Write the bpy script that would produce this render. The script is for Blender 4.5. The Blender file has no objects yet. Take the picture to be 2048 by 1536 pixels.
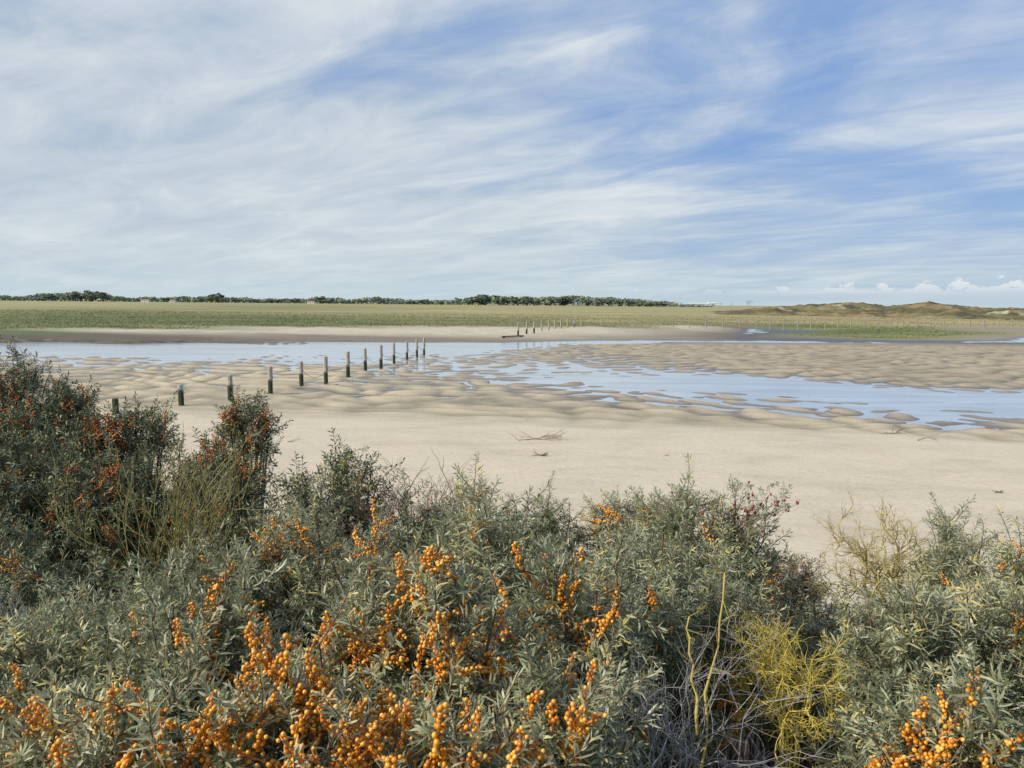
import bpy, math, random
import numpy as np
from mathutils import Matrix, Vector, Quaternion
R=math.radians
C=bpy.context.scene.collection
rng=np.random.default_rng(7)
FP=1547.0; H=5.0; HC=606.5
PITCH=math.atan((768-HC)/FP); ROLL=R(0.53)
CM=Matrix.Rotation(math.pi/2-PITCH,4,'X')@Matrix.Rotation(ROLL,4,'Z')
CMn=np.array(CM.to_3x3())
def ray(px,py):
    return CMn@np.array([(px-1024)/FP,-(py-768)/FP,-1.0])
def atz(px,py,z=0.0):
    d=ray(px,py); t=(z-H)/d[2]; return np.array([d[0]*t,d[1]*t,z])
def atY(px,py,Y):
    d=ray(px,py); t=Y/d[1]; return np.array([d[0]*t,Y,H+d[2]*t])
def sstep(a,b,x):
    t=np.clip((x-a)/(b-a),0,1); return t*t*(3-2*t)
# ---------- noise
_tab=np.random.default_rng(3).random((256,256))
def vnoise(x,y):
    x=np.asarray(x,float); y=np.asarray(y,float)
    xi=np.floor(x).astype(int); yi=np.floor(y).astype(int)
    fx=x-xi; fy=y-yi; fx=fx*fx*(3-2*fx); fy=fy*fy*(3-2*fy)
    a=_tab[xi&255,yi&255]; b=_tab[(xi+1)&255,yi&255]; c=_tab[xi&255,(yi+1)&255]; d=_tab[(xi+1)&255,(yi+1)&255]
    return (a*(1-fx)+b*fx)*(1-fy)+(c*(1-fx)+d*fx)*fy-0.5
def fbm(x,y,o=4):
    s=0;a=1.0
    for i in range(o):
        s=s+a*vnoise(x*2**i+i*17.3,y*2**i+i*31.7); a*=.5
    return s
# ---------- mesh helper
def mesh_np(name,V,Fs,mat,smooth=True,tint=None,col=None):
    me=bpy.data.meshes.new(name)
    V=np.asarray(V,np.float32)
    if isinstance(Fs,np.ndarray): Fs=[Fs]
    me.vertices.add(len(V)); me.vertices.foreach_set('co',V.ravel())
    loops=np.concatenate([f.ravel() for f in Fs]).astype(np.int32)
    tot=np.concatenate([np.full(len(f),f.shape[1],np.int32) for f in Fs])
    st=np.concatenate([[0],np.cumsum(tot)[:-1]]).astype(np.int32)
    me.loops.add(len(loops)); me.loops.foreach_set('vertex_index',loops)
    me.polygons.add(len(tot)); me.polygons.foreach_set('loop_start',st)
    try: me.polygons.foreach_set('loop_total',tot)
    except Exception: pass
    me.polygons.foreach_set('use_smooth',np.full(len(tot),smooth,bool))
    if tint is not None:
        a=me.attributes.new('tint','FLOAT','POINT'); a.data.foreach_set('value',np.asarray(tint,np.float32))
    if col is not None:
        a=me.attributes.new('col','FLOAT_COLOR','POINT'); a.data.foreach_set('color',np.asarray(col,np.float32).ravel())
    me.update(calc_edges=True)
    me.materials.append(mat)
    return me
def link(name,me,parent=None,loc=(0,0,0)):
    o=bpy.data.objects.new(name,me); C.objects.link(o); o.location=loc
    if parent: o.parent=parent
    return o
def tag(o,label=None,cat=None,group=None,kind=None):
    if label: o['label']=label
    if cat: o['category']=cat
    if group: o['group']=group
    if kind: o['kind']=kind
    return o
def empty(name,loc,label,cat,group=None):
    o=bpy.data.objects.new(name,None); C.objects.link(o); o.location=tuple(float(v) for v in loc)
    o.empty_display_size=.1
    return tag(o,label,cat,group)
class MB:
    def __init__(s): s.V=[];s.Q=[];s.T=[];s.n=0;s.t=[]
    def add(s,V,Q=None,T=None,tint=0.5):
        V=np.asarray(V,float)
        if Q is not None and len(Q): s.Q.append(np.asarray(Q)+s.n)
        if T is not None and len(T): s.T.append(np.asarray(T)+s.n)
        s.V.append(V); s.n+=len(V)
        s.t.append(np.broadcast_to(tint,(len(V),)))
    def tube(s,P,r,k=4,tint=.5,cap=True):
        P=np.asarray(P,float); n=len(P); r=np.broadcast_to(r,(n,))
        T=np.gradient(P,axis=0); T/=np.linalg.norm(T,axis=1)[:,None]+1e-9
        ref=np.array([0,0,1.]) if abs(T[0,2])<.9 else np.array([1.,0,0])
        A=np.cross(T,ref); A/=np.linalg.norm(A,axis=1)[:,None]+1e-9
        B=np.cross(T,A)
        an=np.arange(k)*2*math.pi/k
        V=P[:,None,:]+r[:,None,None]*(np.cos(an)[None,:,None]*A[:,None,:]+np.sin(an)[None,:,None]*B[:,None,:])
        i=np.arange(n-1)[:,None]*k; j=np.arange(k)[None,:]; j2=(j+1)%k
        Q=np.stack([i+j,i+j2,i+k+j2,i+k+j],-1).reshape(-1,4)
        V=V.reshape(-1,3); Tt=None
        if cap:
            V=np.vstack([V,P[0],P[-1]]); a=len(V)-2
            jj=np.arange(k); 
            Tt=np.vstack([np.stack([np.full(k,a),(jj+1)%k,jj],-1),np.stack([np.full(k,a+1),(n-1)*k+jj,(n-1)*k+(jj+1)%k],-1)])
        s.add(V,Q,Tt,tint)
    def box(s,c,d,tint=.5,rotz=0):
        c=np.array(c,float);d=np.array(d,float)/2
        S=np.array([[-1,-1,-1],[1,-1,-1],[1,1,-1],[-1,1,-1],[-1,-1,1],[1,-1,1],[1,1,1],[-1,1,1]])*d
        ca,sa=math.cos(rotz),math.sin(rotz)
        S=np.stack([S[:,0]*ca-S[:,1]*sa,S[:,0]*sa+S[:,1]*ca,S[:,2]],-1)+c
        s.add(S,[[0,3,2,1],[4,5,6,7],[0,1,5,4],[1,2,6,5],[2,3,7,6],[3,0,4,7]],None,tint)
    def mesh(s,name,mat,off=(0,0,0),smooth=True):
        V=np.vstack(s.V)-np.array([float(v) for v in off]); F=[]
        if s.Q: F.append(np.vstack(s.Q))
        if s.T: F.append(np.vstack(s.T))
        return mesh_np(name,V,F,mat,smooth,tint=np.concatenate(s.t))
    def build(s,name,mat,parent=None,off=(0,0,0),smooth=True,loc=(0,0,0)):
        return link(name,s.mesh(name,mat,off,smooth),parent,loc)
# ---------- materials
def newmat(name):
    m=bpy.data.materials.new(name); m.use_nodes=True; nt=m.node_tree
    return m,nt,nt.nodes['Principled BSDF'],nt.nodes['Material Output']
def nd(nt,t,**kw):
    n=nt.nodes.new(t)
    for k,v in kw.items(): setattr(n,k,v)
    return n
def sock(nt,dst,v):
    if isinstance(v,bpy.types.NodeSocket): nt.links.new(v,dst)
    else: dst.default_value=v
def M(nt,op,a,b=0.0,c=None,clamp=False):
    n=nd(nt,'ShaderNodeMath',operation=op); n.use_clamp=clamp
    sock(nt,n.inputs[0],a); sock(nt,n.inputs[1],b)
    if c is not None: sock(nt,n.inputs[2],c)
    return n.outputs[0]
def mixc(nt,f,a,b,bt='MIX'):
    n=nd(nt,'ShaderNodeMix',data_type='RGBA',blend_type=bt)
    sock(nt,n.inputs[0],f); sock(nt,n.inputs[6],a); sock(nt,n.inputs[7],b)
    return n.outputs[2]
def maprange(nt,v,a,b,c=0.,d=1.,smooth=True):
    n=nd(nt,'ShaderNodeMapRange'); n.interpolation_type='SMOOTHSTEP' if smooth else 'LINEAR'
    sock(nt,n.inputs[0],v); n.inputs[1].default_value=a;n.inputs[2].default_value=b;n.inputs[3].default_value=c;n.inputs[4].default_value=d
    return n.outputs[0]
def noise(nt,vec,scale,detail=4,rough=.5,dist=0.):
    n=nd(nt,'ShaderNodeTexNoise'); 
    if vec is not None: nt.links.new(vec,n.inputs['Vector'])
    n.inputs['Scale'].default_value=scale;n.inputs['Detail'].default_value=detail;n.inputs['Roughness'].default_value=rough;n.inputs['Distortion'].default_value=dist
    return n.outputs['Fac']
def ramp(nt,f,stops):
    n=nd(nt,'ShaderNodeValToRGB'); nt.links.new(f,n.inputs[0]); e=n.color_ramp.elements
    while len(e)<len(stops): e.new(.5)
    for i,(p,c) in enumerate(stops): e[i].position=p; e[i].color=(*c,1)
    return n.outputs[0]
def mapping(nt,vec,s):
    n=nd(nt,'ShaderNodeMapping'); nt.links.new(vec,n.inputs[0]); n.inputs['Scale'].default_value=s
    return n.outputs[0]
def tintmat(name,stops,rough=.6,trans=0.,noise_s=None,back=None,bump=0,spec=.5):
    m,nt,bs,out=newmat(name)
    a=nd(nt,'ShaderNodeAttribute',attribute_name='tint')
    f=a.outputs['Fac']
    tc=nd(nt,'ShaderNodeTexCoord')
    if noise_s:
        nn=noise(nt,tc.outputs['Object'],noise_s,2,.6)
        f=M(nt,'ADD',f,M(nt,'MULTIPLY',M(nt,'SUBTRACT',nn,.5),.9),clamp=True)
    c=ramp(nt,f,stops)
    if back:
        g=nd(nt,'ShaderNodeNewGeometry'); c=mixc(nt,M(nt,'MULTIPLY',g.outputs['Backfacing'],.6),c,(*back,1))
    nt.links.new(c,bs.inputs['Base Color']); bs.inputs['Roughness'].default_value=rough
    bs.inputs['Specular IOR Level'].default_value=spec
    if trans:
        t=nd(nt,'ShaderNodeBsdfTranslucent'); nt.links.new(c,t.inputs[0])
        ms=nd(nt,'ShaderNodeMixShader'); ms.inputs[0].default_value=trans
        nt.links.new(bs.outputs[0],ms.inputs[1]); nt.links.new(t.outputs[0],ms.inputs[2]); nt.links.new(ms.outputs[0],out.inputs[0])
    return m
MAT={}
MAT['leaf']=tintmat('willowy_leaf',[(0,(.065,.078,.032)),(.3,(.165,.188,.088)),(.6,(.305,.325,.185)),(.88,(.51,.51,.335)),(1,(.60,.49,.15))],.45,.24,back=(.48,.485,.34),spec=.45)
MAT['leaf_dark']=tintmat('shade_toned_leaf',[(0,(.03,.042,.018)),(.4,(.085,.108,.05)),(.8,(.19,.215,.115)),(1,(.30,.26,.09))],.5,.0,back=(.22,.24,.15),spec=.35)  # darker copy of the leaf colours, with the shrubs' shade painted in
MAT['leaf_brown']=tintmat('withered_leaf',[(0,(.08,.05,.025)),(.4,(.20,.125,.06)),(.8,(.32,.21,.10)),(1,(.22,.23,.12))],.6,.0)
MAT['bark']=tintmat('buckthorn_bark',[(0,(.045,.03,.02)),(.5,(.14,.095,.06)),(1,(.28,.22,.16))],.8,noise_s=20)
MAT['twig_grey']=tintmat('grey_dead_twig',[(0,(.12,.10,.10)),(.5,(.26,.24,.24)),(1,(.42,.40,.39))],.8,noise_s=15)
MAT['lichen']=tintmat('yellow_lichen_twig',[(0,(.22,.18,.07)),(.4,(.42,.34,.09)),(.75,(.62,.48,.08)),(1,(.70,.56,.15))],.85,noise_s=14)
MAT['lichen_pale']=tintmat('pale_straw_twig',[(0,(.20,.17,.08)),(.4,(.38,.32,.14)),(.75,(.50,.42,.17)),(1,(.60,.51,.22))],.85,noise_s=12)
MAT['lichen_green']=tintmat('olive_twig',[(0,(.08,.07,.03)),(.5,(.22,.20,.07)),(1,(.40,.35,.12))],.8,noise_s=10)
MAT['redtwig']=tintmat('reddish_twig',[(0,(.06,.03,.025)),(.5,(.15,.085,.06)),(1,(.23,.15,.10))],.7,noise_s=10)
MAT['berry']=tintmat('orange_berry',[(0,(.50,.15,.010)),(.5,(.76,.31,.02)),(1,(.88,.50,.09))],.32,.0)
MAT['berry_red']=tintmat('reddish_orange_berry',[(0,(.38,.08,.010)),(.5,(.58,.17,.014)),(1,(.70,.28,.03))],.4,.0)
MAT['hip']=tintmat('red_hip',[(0,(.14,.012,.010)),(1,(.26,.02,.016))],.35)
MAT['wood']=tintmat('driftwood',[(0,(.14,.10,.07)),(.5,(.29,.23,.16)),(1,(.44,.37,.28))],.85,noise_s=8)
MAT['tree']=tintmat('hazed_far_tree_leaf',[(0,(.14,.18,.145)),(.5,(.195,.24,.17)),(1,(.29,.33,.215))],.8,.0)  # leaf greens lightened to paint distance haze into the tree line
MAT['trunk']=tintmat('tree_bark',[(0,(.12,.12,.10)),(1,(.18,.16,.14))],.9)
MAT['grass']=tintmat('marsh_grass_blade',[(0,(.11,.13,.05)),(.5,(.24,.225,.11)),(1,(.42,.35,.20))],.8,.25)
def plain(name,c,rough=.7,var=.25,scale=3,metal=0):
    m,nt,bs,out=newmat(name); tc=nd(nt,'ShaderNodeTexCoord')
    n=noise(nt,tc.outputs['Object'],scale,3,.6)
    d=tuple(x*(1-var) for x in c); l=tuple(min(1,x*(1+var)) for x in c)
    nt.links.new(ramp(nt,n,[(.3,d),(.7,l)]),bs.inputs['Base Color']); bs.inputs['Roughness'].default_value=rough; bs.inputs['Metallic'].default_value=metal
    return m
MAT['iron']=plain('rusty_iron',(.13,.10,.08),.7,.4,20)
MAT['bluetag']=plain('blue_tag_plastic',(.10,.35,.48),.4)
MAT['white']=plain('white_render',(.72,.70,.66),.8,.1,.5)
MAT['roofred']=plain('red_tile',(.30,.20,.17),.8,.2,1)
MAT['darkopen']=plain('dark_pane',(.05,.06,.07),.3,.1)
MAT['hazeblue']=plain('haze_paled_blue_steel',(.30,.42,.55),.6,.05,.01)  # steel colour paled and blued: distance haze painted into it
MAT['hazepale']=plain('haze_paled_grey_steel',(.52,.50,.52),.6,.05,.01)  # also paled for haze, on the left cranes and shed walls
MAT['wire']=plain('grey_wire',(.30,.28,.25),.6,.1)
m,nt,bs,out=newmat('weathered_post'); tc=nd(nt,'ShaderNodeTexCoord'); sx=nd(nt,'ShaderNodeSeparateXYZ'); nt.links.new(tc.outputs['Object'],sx.inputs[0])
gn=noise(nt,mapping(nt,tc.outputs['Object'],(9,9,1.2)),3,5,.6)
n2=noise(nt,tc.outputs['Object'],4,4,.6)
dry=ramp(nt,gn,[(.3,(.20,.18,.15)),(.5,(.38,.35,.30)),(.75,(.52,.48,.42))])
wet=ramp(nt,gn,[(.3,(.015,.018,.010)),(.7,(.05,.06,.022))])
zz=M(nt,'ADD',sx.outputs[2],M(nt,'MULTIPLY',M(nt,'SUBTRACT',n2,.5),.5))
nt.links.new(mixc(nt,maprange(nt,zz,.62,.85),wet,dry),bs.inputs['Base Color']); bs.inputs['Roughness'].default_value=.8
b=nd(nt,'ShaderNodeBump'); b.inputs['Strength'].default_value=.6; b.inputs['Distance'].default_value=.02; nt.links.new(gn,b.inputs['Height']); nt.links.new(b.outputs[0],bs.inputs['Normal'])
MAT['post']=m
MAT['post_dry']=plain('dry_fence_wood',(.33,.29,.235),.85,.3,6)

# ground
m,nt,bs,out=newmat('estuary_ground'); MAT['ground']=m
at=nd(nt,'ShaderNodeAttribute',attribute_name='col'); col=at.outputs['Color']; marsh=at.outputs['Alpha']
geo=nd(nt,'ShaderNodeNewGeometry'); pos=geo.outputs['Position']; sp=nd(nt,'ShaderNodeSeparateXYZ'); nt.links.new(pos,sp.inputs[0])
nA=noise(nt,mapping(nt,pos,(.35,.6,1)),1,5,.6,.5)
nB=noise(nt,pos,9,4,.7)
nC=noise(nt,mapping(nt,pos,(.012,.05,1)),1,7,.65,.4)
nD=noise(nt,mapping(nt,pos,(.25,.8,1)),1,4,.75)
sandc=mixc(nt,1.0,col,ramp(nt,nA,[(.25,(.84,.825,.80)),(.5,(1,1,1)),(.75,(1.07,1.06,1.05))]),'MULTIPLY')
sandc=mixc(nt,1.0,sandc,ramp(nt,nB,[(.25,(.80,.78,.76)),(.5,(1,1,1)),(.8,(1.06,1.06,1.06))]),'MULTIPLY')
mar=mixc(nt,1.0,col,ramp(nt,nC,[(.3,(.50,.66,.45)),(.45,(.82,.94,.75)),(.58,(1.15,1.08,1.0)),(.72,(1.5,1.28,1.12))]),'MULTIPLY')
mar=mixc(nt,1.0,mar,ramp(nt,nD,[(.3,(.70,.73,.68)),(.5,(1,1,1)),(.75,(1.28,1.22,1.15))]),'MULTIPLY')
fin=mixc(nt,marsh,sandc,mar)
wetf=maprange(nt,M(nt,'ADD',sp.outputs[2],M(nt,'MULTIPLY',M(nt,'SUBTRACT',nA,.5),.06)),.0,.09,0,1)
fin=mixc(nt,wetf,mixc(nt,1.0,fin,(.60,.58,.56,1),'MULTIPLY'),fin)
nt.links.new(fin,bs.inputs['Base Color'])
nt.links.new(maprange(nt,sp.outputs[2],.01,.16,.38,.95),bs.inputs['Roughness']); bs.inputs['Specular IOR Level'].default_value=.35
b1=nd(nt,'ShaderNodeBump'); b1.inputs['Strength'].default_value=.75; b1.inputs['Distance'].default_value=.06; nt.links.new(noise(nt,mapping(nt,pos,(1.8,3.6,1)),1,6,.7,.8),b1.inputs['Height'])
b2=nd(nt,'ShaderNodeBump'); b2.inputs['Strength'].default_value=.5; b2.inputs['Distance'].default_value=.015; nt.links.new(nB,b2.inputs['Height']); nt.links.new(b1.outputs[0],b2.inputs['Normal'])
nt.links.new(b2.outputs[0],bs.inputs['Normal'])
# water
m,nt,bs,out=newmat('tidal_water'); MAT['water']=m
geo=nd(nt,'ShaderNodeNewGeometry'); pos=geo.outputs['Position']
wn=noise(nt,mapping(nt,pos,(.12,.5,1)),1,5,.65,.6)
nt.links.new(ramp(nt,wn,[(.35,(.28,.32,.35)),(.65,(.46,.51,.55))]),bs.inputs['Base Color']); bs.inputs['Roughness'].default_value=.12; bs.inputs['IOR'].default_value=1.5
b=nd(nt,'ShaderNodeBump'); b.inputs['Strength'].default_value=.30; b.inputs['Distance'].default_value=.03
nt.links.new(noise(nt,mapping(nt,pos,(1.0,3.2,1)),1,5,.65,.3),b.inputs['Height']); nt.links.new(b.outputs[0],bs.inputs['Normal'])

# ---------- terrain table
KC={'D':(.575,.495,.372,0),'W':(.36,.305,.215,0),'B':(.28,.235,.17,0),'M':(.12,.10,.078,0),'m':(.21,.175,.135,0),'P':(.51,.445,.34,0),
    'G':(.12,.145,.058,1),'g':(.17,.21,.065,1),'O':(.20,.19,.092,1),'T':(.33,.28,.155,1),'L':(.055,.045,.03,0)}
near=[(1150,1.05,'D'),(1000,.82,'D'),(900,.6,'D')]
TB={
 -500:near+[(835,.4,'D'),(805,.22,'W'),(770,.12,'W'),(740,.06,'W'),(725,.03,'W'),(712,.0,'B'),(706,-.2,'B'),(698,-.3,'B'),(689,-.2,'M'),(684,0,'M'),(676,.4,'M'),(666,.8,'G'),(655,1,'G'),(640,1,'G'),(622,1,'T'),(606,1,'T')],
 0:near+[(835,.4,'D'),(805,.22,'W'),(770,.12,'W'),(740,.05,'W'),(725,.01,'W'),(716,-.02,'B'),(708,-.15,'B'),(698,-.3,'B'),(690,-.2,'M'),(686,0,'M'),(678,.4,'M'),(670,.7,'M'),(666,.85,'G'),(655,1,'G'),(635,1,'G'),(622,1,'O'),(612,1,'T'),(602,1,'T')],
 250:near+[(840,.4,'D'),(812,.24,'W'),(780,.12,'W'),(745,.06,'W'),(728,.02,'W'),(718,-.03,'B'),(706,-.3,'B'),(690,-.2,'M'),(686,0,'M'),(679,.35,'M'),(670,.6,'M'),(667,.7,'m'),(663,.8,'P'),(659,.9,'P'),(655,1,'G'),(632,1,'G'),(620,1,'O'),(612,1,'T'),(604,1,'T')],
 600:near+[(845,.4,'D'),(820,.24,'W'),(790,.13,'W'),(765,.07,'W'),(745,.03,'W'),(728,-.02,'B'),(718,-.06,'B'),(702,-.3,'B'),(690,-.3,'M'),(685.5,0,'M'),(678,.25,'m'),(670,.5,'m'),(665,.7,'P'),(656,.9,'P'),(653,.98,'G'),(635,1,'G'),(625,1,'T'),(615,1,'O'),(606,1,'T')],
 900:near+[(850,.4,'D'),(826,.24,'W'),(796,.12,'W'),(772,.05,'W'),(755,.015,'B'),(742,-.03,'B'),(730,-.06,'B'),(720,-.055,'B'),(712,-.05,'B'),(704,-.2,'B'),(690,-.3,'M'),(685,0,'m'),(678,.2,'m'),(672,.4,'W'),(666,.6,'P'),(656,.85,'P'),(652,.95,'O'),(637,1,'O'),(628,1,'T'),(615,1,'T')],
 1060:near+[(852,.4,'D'),(832,.24,'W'),(808,.12,'W'),(788,.05,'W'),(770,0.01,'B'),(756,-.035,'B'),(743,-.09,'B'),(733,-.07,'B'),(722,-.03,'B'),(710,-.01,'B'),(700,.0,'B'),(691,-.15,'B'),(684,0,'m'),(678,.12,'B'),(670,.4,'P'),(657,.8,'P'),(653,.9,'O'),(640,1,'O'),(628,1,'T'),(616,1,'T')],
 1200:near+[(858,.4,'D'),(840,.24,'W'),(822,.12,'W'),(802,.05,'B'),(784,.01,'B'),(768,-.04,'B'),(754,-.10,'B'),(743,-.08,'B'),(734,-.03,'B'),(718,.0,'B'),(706,.04,'B'),(691,.08,'B'),(686,-.10,'B'),(681,0,'B'),(674,.15,'B'),(665,.5,'P'),(656,.8,'P'),(652,.9,'O'),(640,1,'T'),(628,1,'T'),(616,1,'T')],
 1380:near+[(862,.4,'D'),(848,.24,'W'),(833,.1,'W'),(815,.03,'B'),(798,-.015,'B'),(784,-.05,'B'),(769,-.11,'B'),(755,-.12,'B'),(745,-.04,'B'),(731,.02,'B'),(716,.06,'B'),(700,.13,'B'),(686,.09,'B'),(683.5,-.03,'B'),(681,0,'B'),(673,.12,'m'),(664,.22,'B'),(657,.4,'P'),(653,.6,'P'),(649,.8,'O'),(640,1,'T'),(617,1,'T')],
 1500:near+[(866,.4,'D'),(854,.24,'W'),(840,.1,'W'),(823,.03,'B'),(807,-.02,'B'),(794,-.05,'B'),(778,-.11,'B'),(762,-.13,'B'),(749,0,'B'),(735,.09,'B'),(702,.17,'B'),(687,.10,'B'),(684.5,-.02,'B'),(682,.0,'M'),(678,.05,'M'),(672,.10,'M'),(667,-.01,'M'),(658,-.02,'M'),(654,.15,'m'),(650,.6,'O'),(645,.9,'T'),(634,1,'T'),(618,1,'T')],
 1620:near+[(868,.4,'D'),(857,.24,'W'),(845,.1,'W'),(830,.02,'B'),(815,-.03,'B'),(802,-.055,'B'),(787,-.11,'B'),(770,-.13,'B'),(756,0,'B'),(740,.10,'B'),(704,.18,'B'),(688,.11,'B'),(685.5,-.015,'B'),(683,.01,'M'),(679,.05,'M'),(674,.12,'m'),(669,.15,'g'),(664,.03,'M'),(658,.1,'g'),(652,.4,'G'),(648,.8,'T'),(638,1,'T'),(619,1,'T')],
 1800:near+[(872,.4,'D'),(862,.24,'W'),(851,.08,'W'),(839,.01,'B'),(828,-.035,'B'),(816,-.06,'B'),(800,-.12,'B'),(785,-.14,'B'),(772,0,'B'),(757,.1,'B'),(705,.22,'B'),(689,.14,'B'),(686.5,.01,'B'),(684,.02,'M'),(680,.08,'m'),(675,.2,'g'),(670,.3,'g'),(662,.4,'G'),(655,.5,'g'),(651,.7,'T'),(638,1,'T'),(620,1,'T')],
 1950:near+[(876,.4,'D'),(866,.22,'W'),(857,.07,'W'),(846,.0,'B'),(836,-.04,'B'),(824,-.07,'B'),(808,-.12,'B'),(793,-.14,'B'),(779,0,'B'),(764,.1,'B'),(705,.24,'B'),(690,.17,'B'),(687,.02,'M'),(684,-.02,'M'),(680,.05,'B'),(672,.2,'B'),(666,.3,'g'),(660,.4,'B'),(654,.5,'B'),(650,.7,'T'),(640,1,'T'),(622,1,'T')],
 2060:near+[(880,.4,'D'),(870,.2,'W'),(860,.05,'W'),(850,-.015,'B'),(840,-.05,'B'),(828,-.09,'B'),(812,-.13,'B'),(798,-.14,'B'),(783,0,'B'),(768,.1,'B'),(705,.26,'B'),(692,.16,'B'),(686,.03,'M'),(681,-.05,'B'),(676,-.05,'B'),(673,.06,'B'),(662,.3,'B'),(656,.45,'B'),(651,.7,'T'),(640,1,'T'),(623,1,'T')],
 2700:near+[(890,.4,'D'),(878,.2,'W'),(868,.05,'W'),(858,-.05,'B'),(835,-.1,'B'),(805,-.1,'B'),(790,0,'B'),(775,.1,'B'),(705,.25,'B'),(697,.15,'B'),(692,-.05,'B'),(682,-.06,'B'),(678,.06,'B'),(667,.3,'B'),(662,.45,'B'),(657,.7,'T'),(646,1,'T'),(629,1,'T')],
}
cols=sorted(TB); GU=[];NS=700; lg=np.linspace(math.log(2.0),math.log(900.),NS); tabH=np.zeros((len(cols),NS)); tabC=np.zeros((len(cols),NS,4))
for i,cx in enumerate(cols):
    Ds=[];hs=[];cs=[]
    for (py,h,k) in TB[cx]:
        p=atz(cx,py,h) if py>HC+(cx-1024)*math.tan(ROLL)+1.5 else np.array([0,3000,h])
        Ds.append(FP*H/p[1]); hs.append(h); cs.append(KC[k])
    o=np.argsort(Ds); Ds=np.array(Ds)[o]; hs=np.array(hs)[o]; cs=np.array(cs)[o]
    g=np.exp(lg)
    tabH[i]=np.interp(g,Ds,hs)
    for c in range(4): tabC[i,:,c]=np.interp(g,Ds,cs[:,c])
    p=atz(cx,740,0); GU.append(1024+FP*p[0]/p[1])
GU=np.array(GU)
def lookup(U,D,tab):
    U=np.clip(U,GU[0],GU[-1]-1e-3); i=np.clip(np.searchsorted(GU,U,side='right')-1,0,len(GU)-2)
    fu=(U-GU[i])/(GU[i+1]-GU[i])
    t=np.clip((np.log(np.clip(D,2.01,899))-lg[0])/(lg[-1]-lg[0])*(NS-1),0,NS-1.001); j=t.astype(int); fv=t-j
    if tab.ndim==3: fu=fu[...,None]; fv=fv[...,None]
    return (tab[i,j]*(1-fv)+tab[i,j+1]*fv)*(1-fu)+(tab[i+1,j]*(1-fv)+tab[i+1,j+1]*fv)*fu
def terrain(X,Y,want_col=False):
    X=np.asarray(X,float);Y=np.asarray(Y,float)
    Ys=np.maximum(Y,8.0)
    U=1024+FP*X/Ys; D=FP*H/Ys
    w1=fbm(X/9+3,Y/9,4); w2=fbm(X/30+9,Y/14+4,4)
    far=sstep(95,120,Ys)
    Uw=U+45*w1; Dw=D*(1+.06*w1*(1-far)*(1-.85*sstep(86,96,Ys))+.03*w2*far)
    h=lookup(Uw,Dw,tabH)
    # rounded mega ripples: humps with sharp troughs, irregular in size
    q1=fbm(X/6.0,Y/7.0,4); q2=fbm(X/7.0+31,Y/7.0+7,4)
    A=np.abs(np.sin(math.pi*(X/2.7+2.0*q1+Y/14))); Bq=np.abs(np.sin(math.pi*(Y/2.5+X/9+1.8*q2)))
    md=.5+1.5*np.clip(fbm(X/7+60,Y/8,3)+.32,0,1)
    hump=((.4+.6*A)*Bq**.6-.50)*md+.45*fbm(X/1.3,Y/1.9,4)
    Rg=np.abs(np.sin(math.pi*(Y/2.6-X/8.0+1.4*q1))); R2=np.abs(np.sin(math.pi*(X/3.0+Y/9+1.7*q2)))
    ridge=((Rg**.6)*(.5+.5*R2)-.48)*(.75+.6*md)*.85+.36*fbm(X/1.2,Y/1.7,3)
    bar=sstep(-9,-2,X-.0*Y)*sstep(49,58,Ys+X*.12)
    am=sstep(-.3,-.08,h)*(1-sstep(.20,.38,h))*(1-sstep(92,100,Ys))
    amp=(.19*(1-bar)+.22*bar)*am
    shape=hump*(1-bar)+ridge*bar
    z=h+amp*shape
    z+=.035*fbm(X/2.5,Y/2.5,4)*sstep(.2,.5,h)*(1-sstep(100,110,Ys))
    z+=(.12*fbm(X/3.,Y/5.,4)+.1*fbm(X/25,Y/25,3))*sstep(.12,.7,h)*sstep(98,108,Ys)
    z+=.03*fbm(X/3.,Y/5.,4)*sstep(98,108,Ys)
    dz=np.interp(Y,[-60,-5,0,1.5,3,6,9,11.5],[3.0,3.5,3.42,3.3,2.95,1.95,1.3,1.0])+.12*fbm(X/2,Y/2,3)
    w=sstep(8.5,13,Y); z=dz*(1-w)+z*w
    if not want_col: return z
    c=lookup(Uw,Dw,tabC).copy()
    c[...,:3]*=(1+.8*np.clip(shape,-.6,.45)*am)[...,None]   # damp troughs, drier crests
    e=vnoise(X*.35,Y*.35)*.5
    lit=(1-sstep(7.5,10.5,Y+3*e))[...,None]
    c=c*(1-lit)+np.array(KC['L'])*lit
    return z,c
def grow(a,st,lim,g):
    L=[];s=st
    while a<lim: a+=s; L.append(a); s*=g
    return L
xr=list(np.arange(-66,74.01,.22)); xs=[-v for v in grow(66,.4,9000,1.05)][::-1]+xr+grow(74,.4,9000,1.05)
ys=[-60,-40,-25,-15,-9,-5,-3,-1.5]+list(np.arange(-.5,12,.35))+list(np.arange(12,33,.25))+list(np.arange(33,75,.155))+list(np.arange(75,128,.28))+grow(128,.5,9500,1.035)
xs=np.array(xs);ys=np.array(ys)
XX,YY=np.meshgrid(xs,ys); Z,CC=terrain(XX,YY,True)
nx,ny=len(xs),len(ys); idx=np.arange(nx*ny).reshape(ny,nx)
Q=np.stack([idx[:-1,:-1],idx[:-1,1:],idx[1:,1:],idx[1:,:-1]],-1).reshape(-1,4)
g=link('ground',mesh_np('ground',np.stack([XX,YY,Z],-1).reshape(-1,3),Q,MAT['ground'],True,col=CC.reshape(-1,4))); tag(g,'pale sand beach, rippled mudflat and grassy salt marsh','ground',kind='structure')
wx=np.linspace(-420,420,40); wy=np.linspace(26,230,30); WX,WY=np.meshgrid(wx,wy); idx=np.arange(1200).reshape(30,40)
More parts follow.
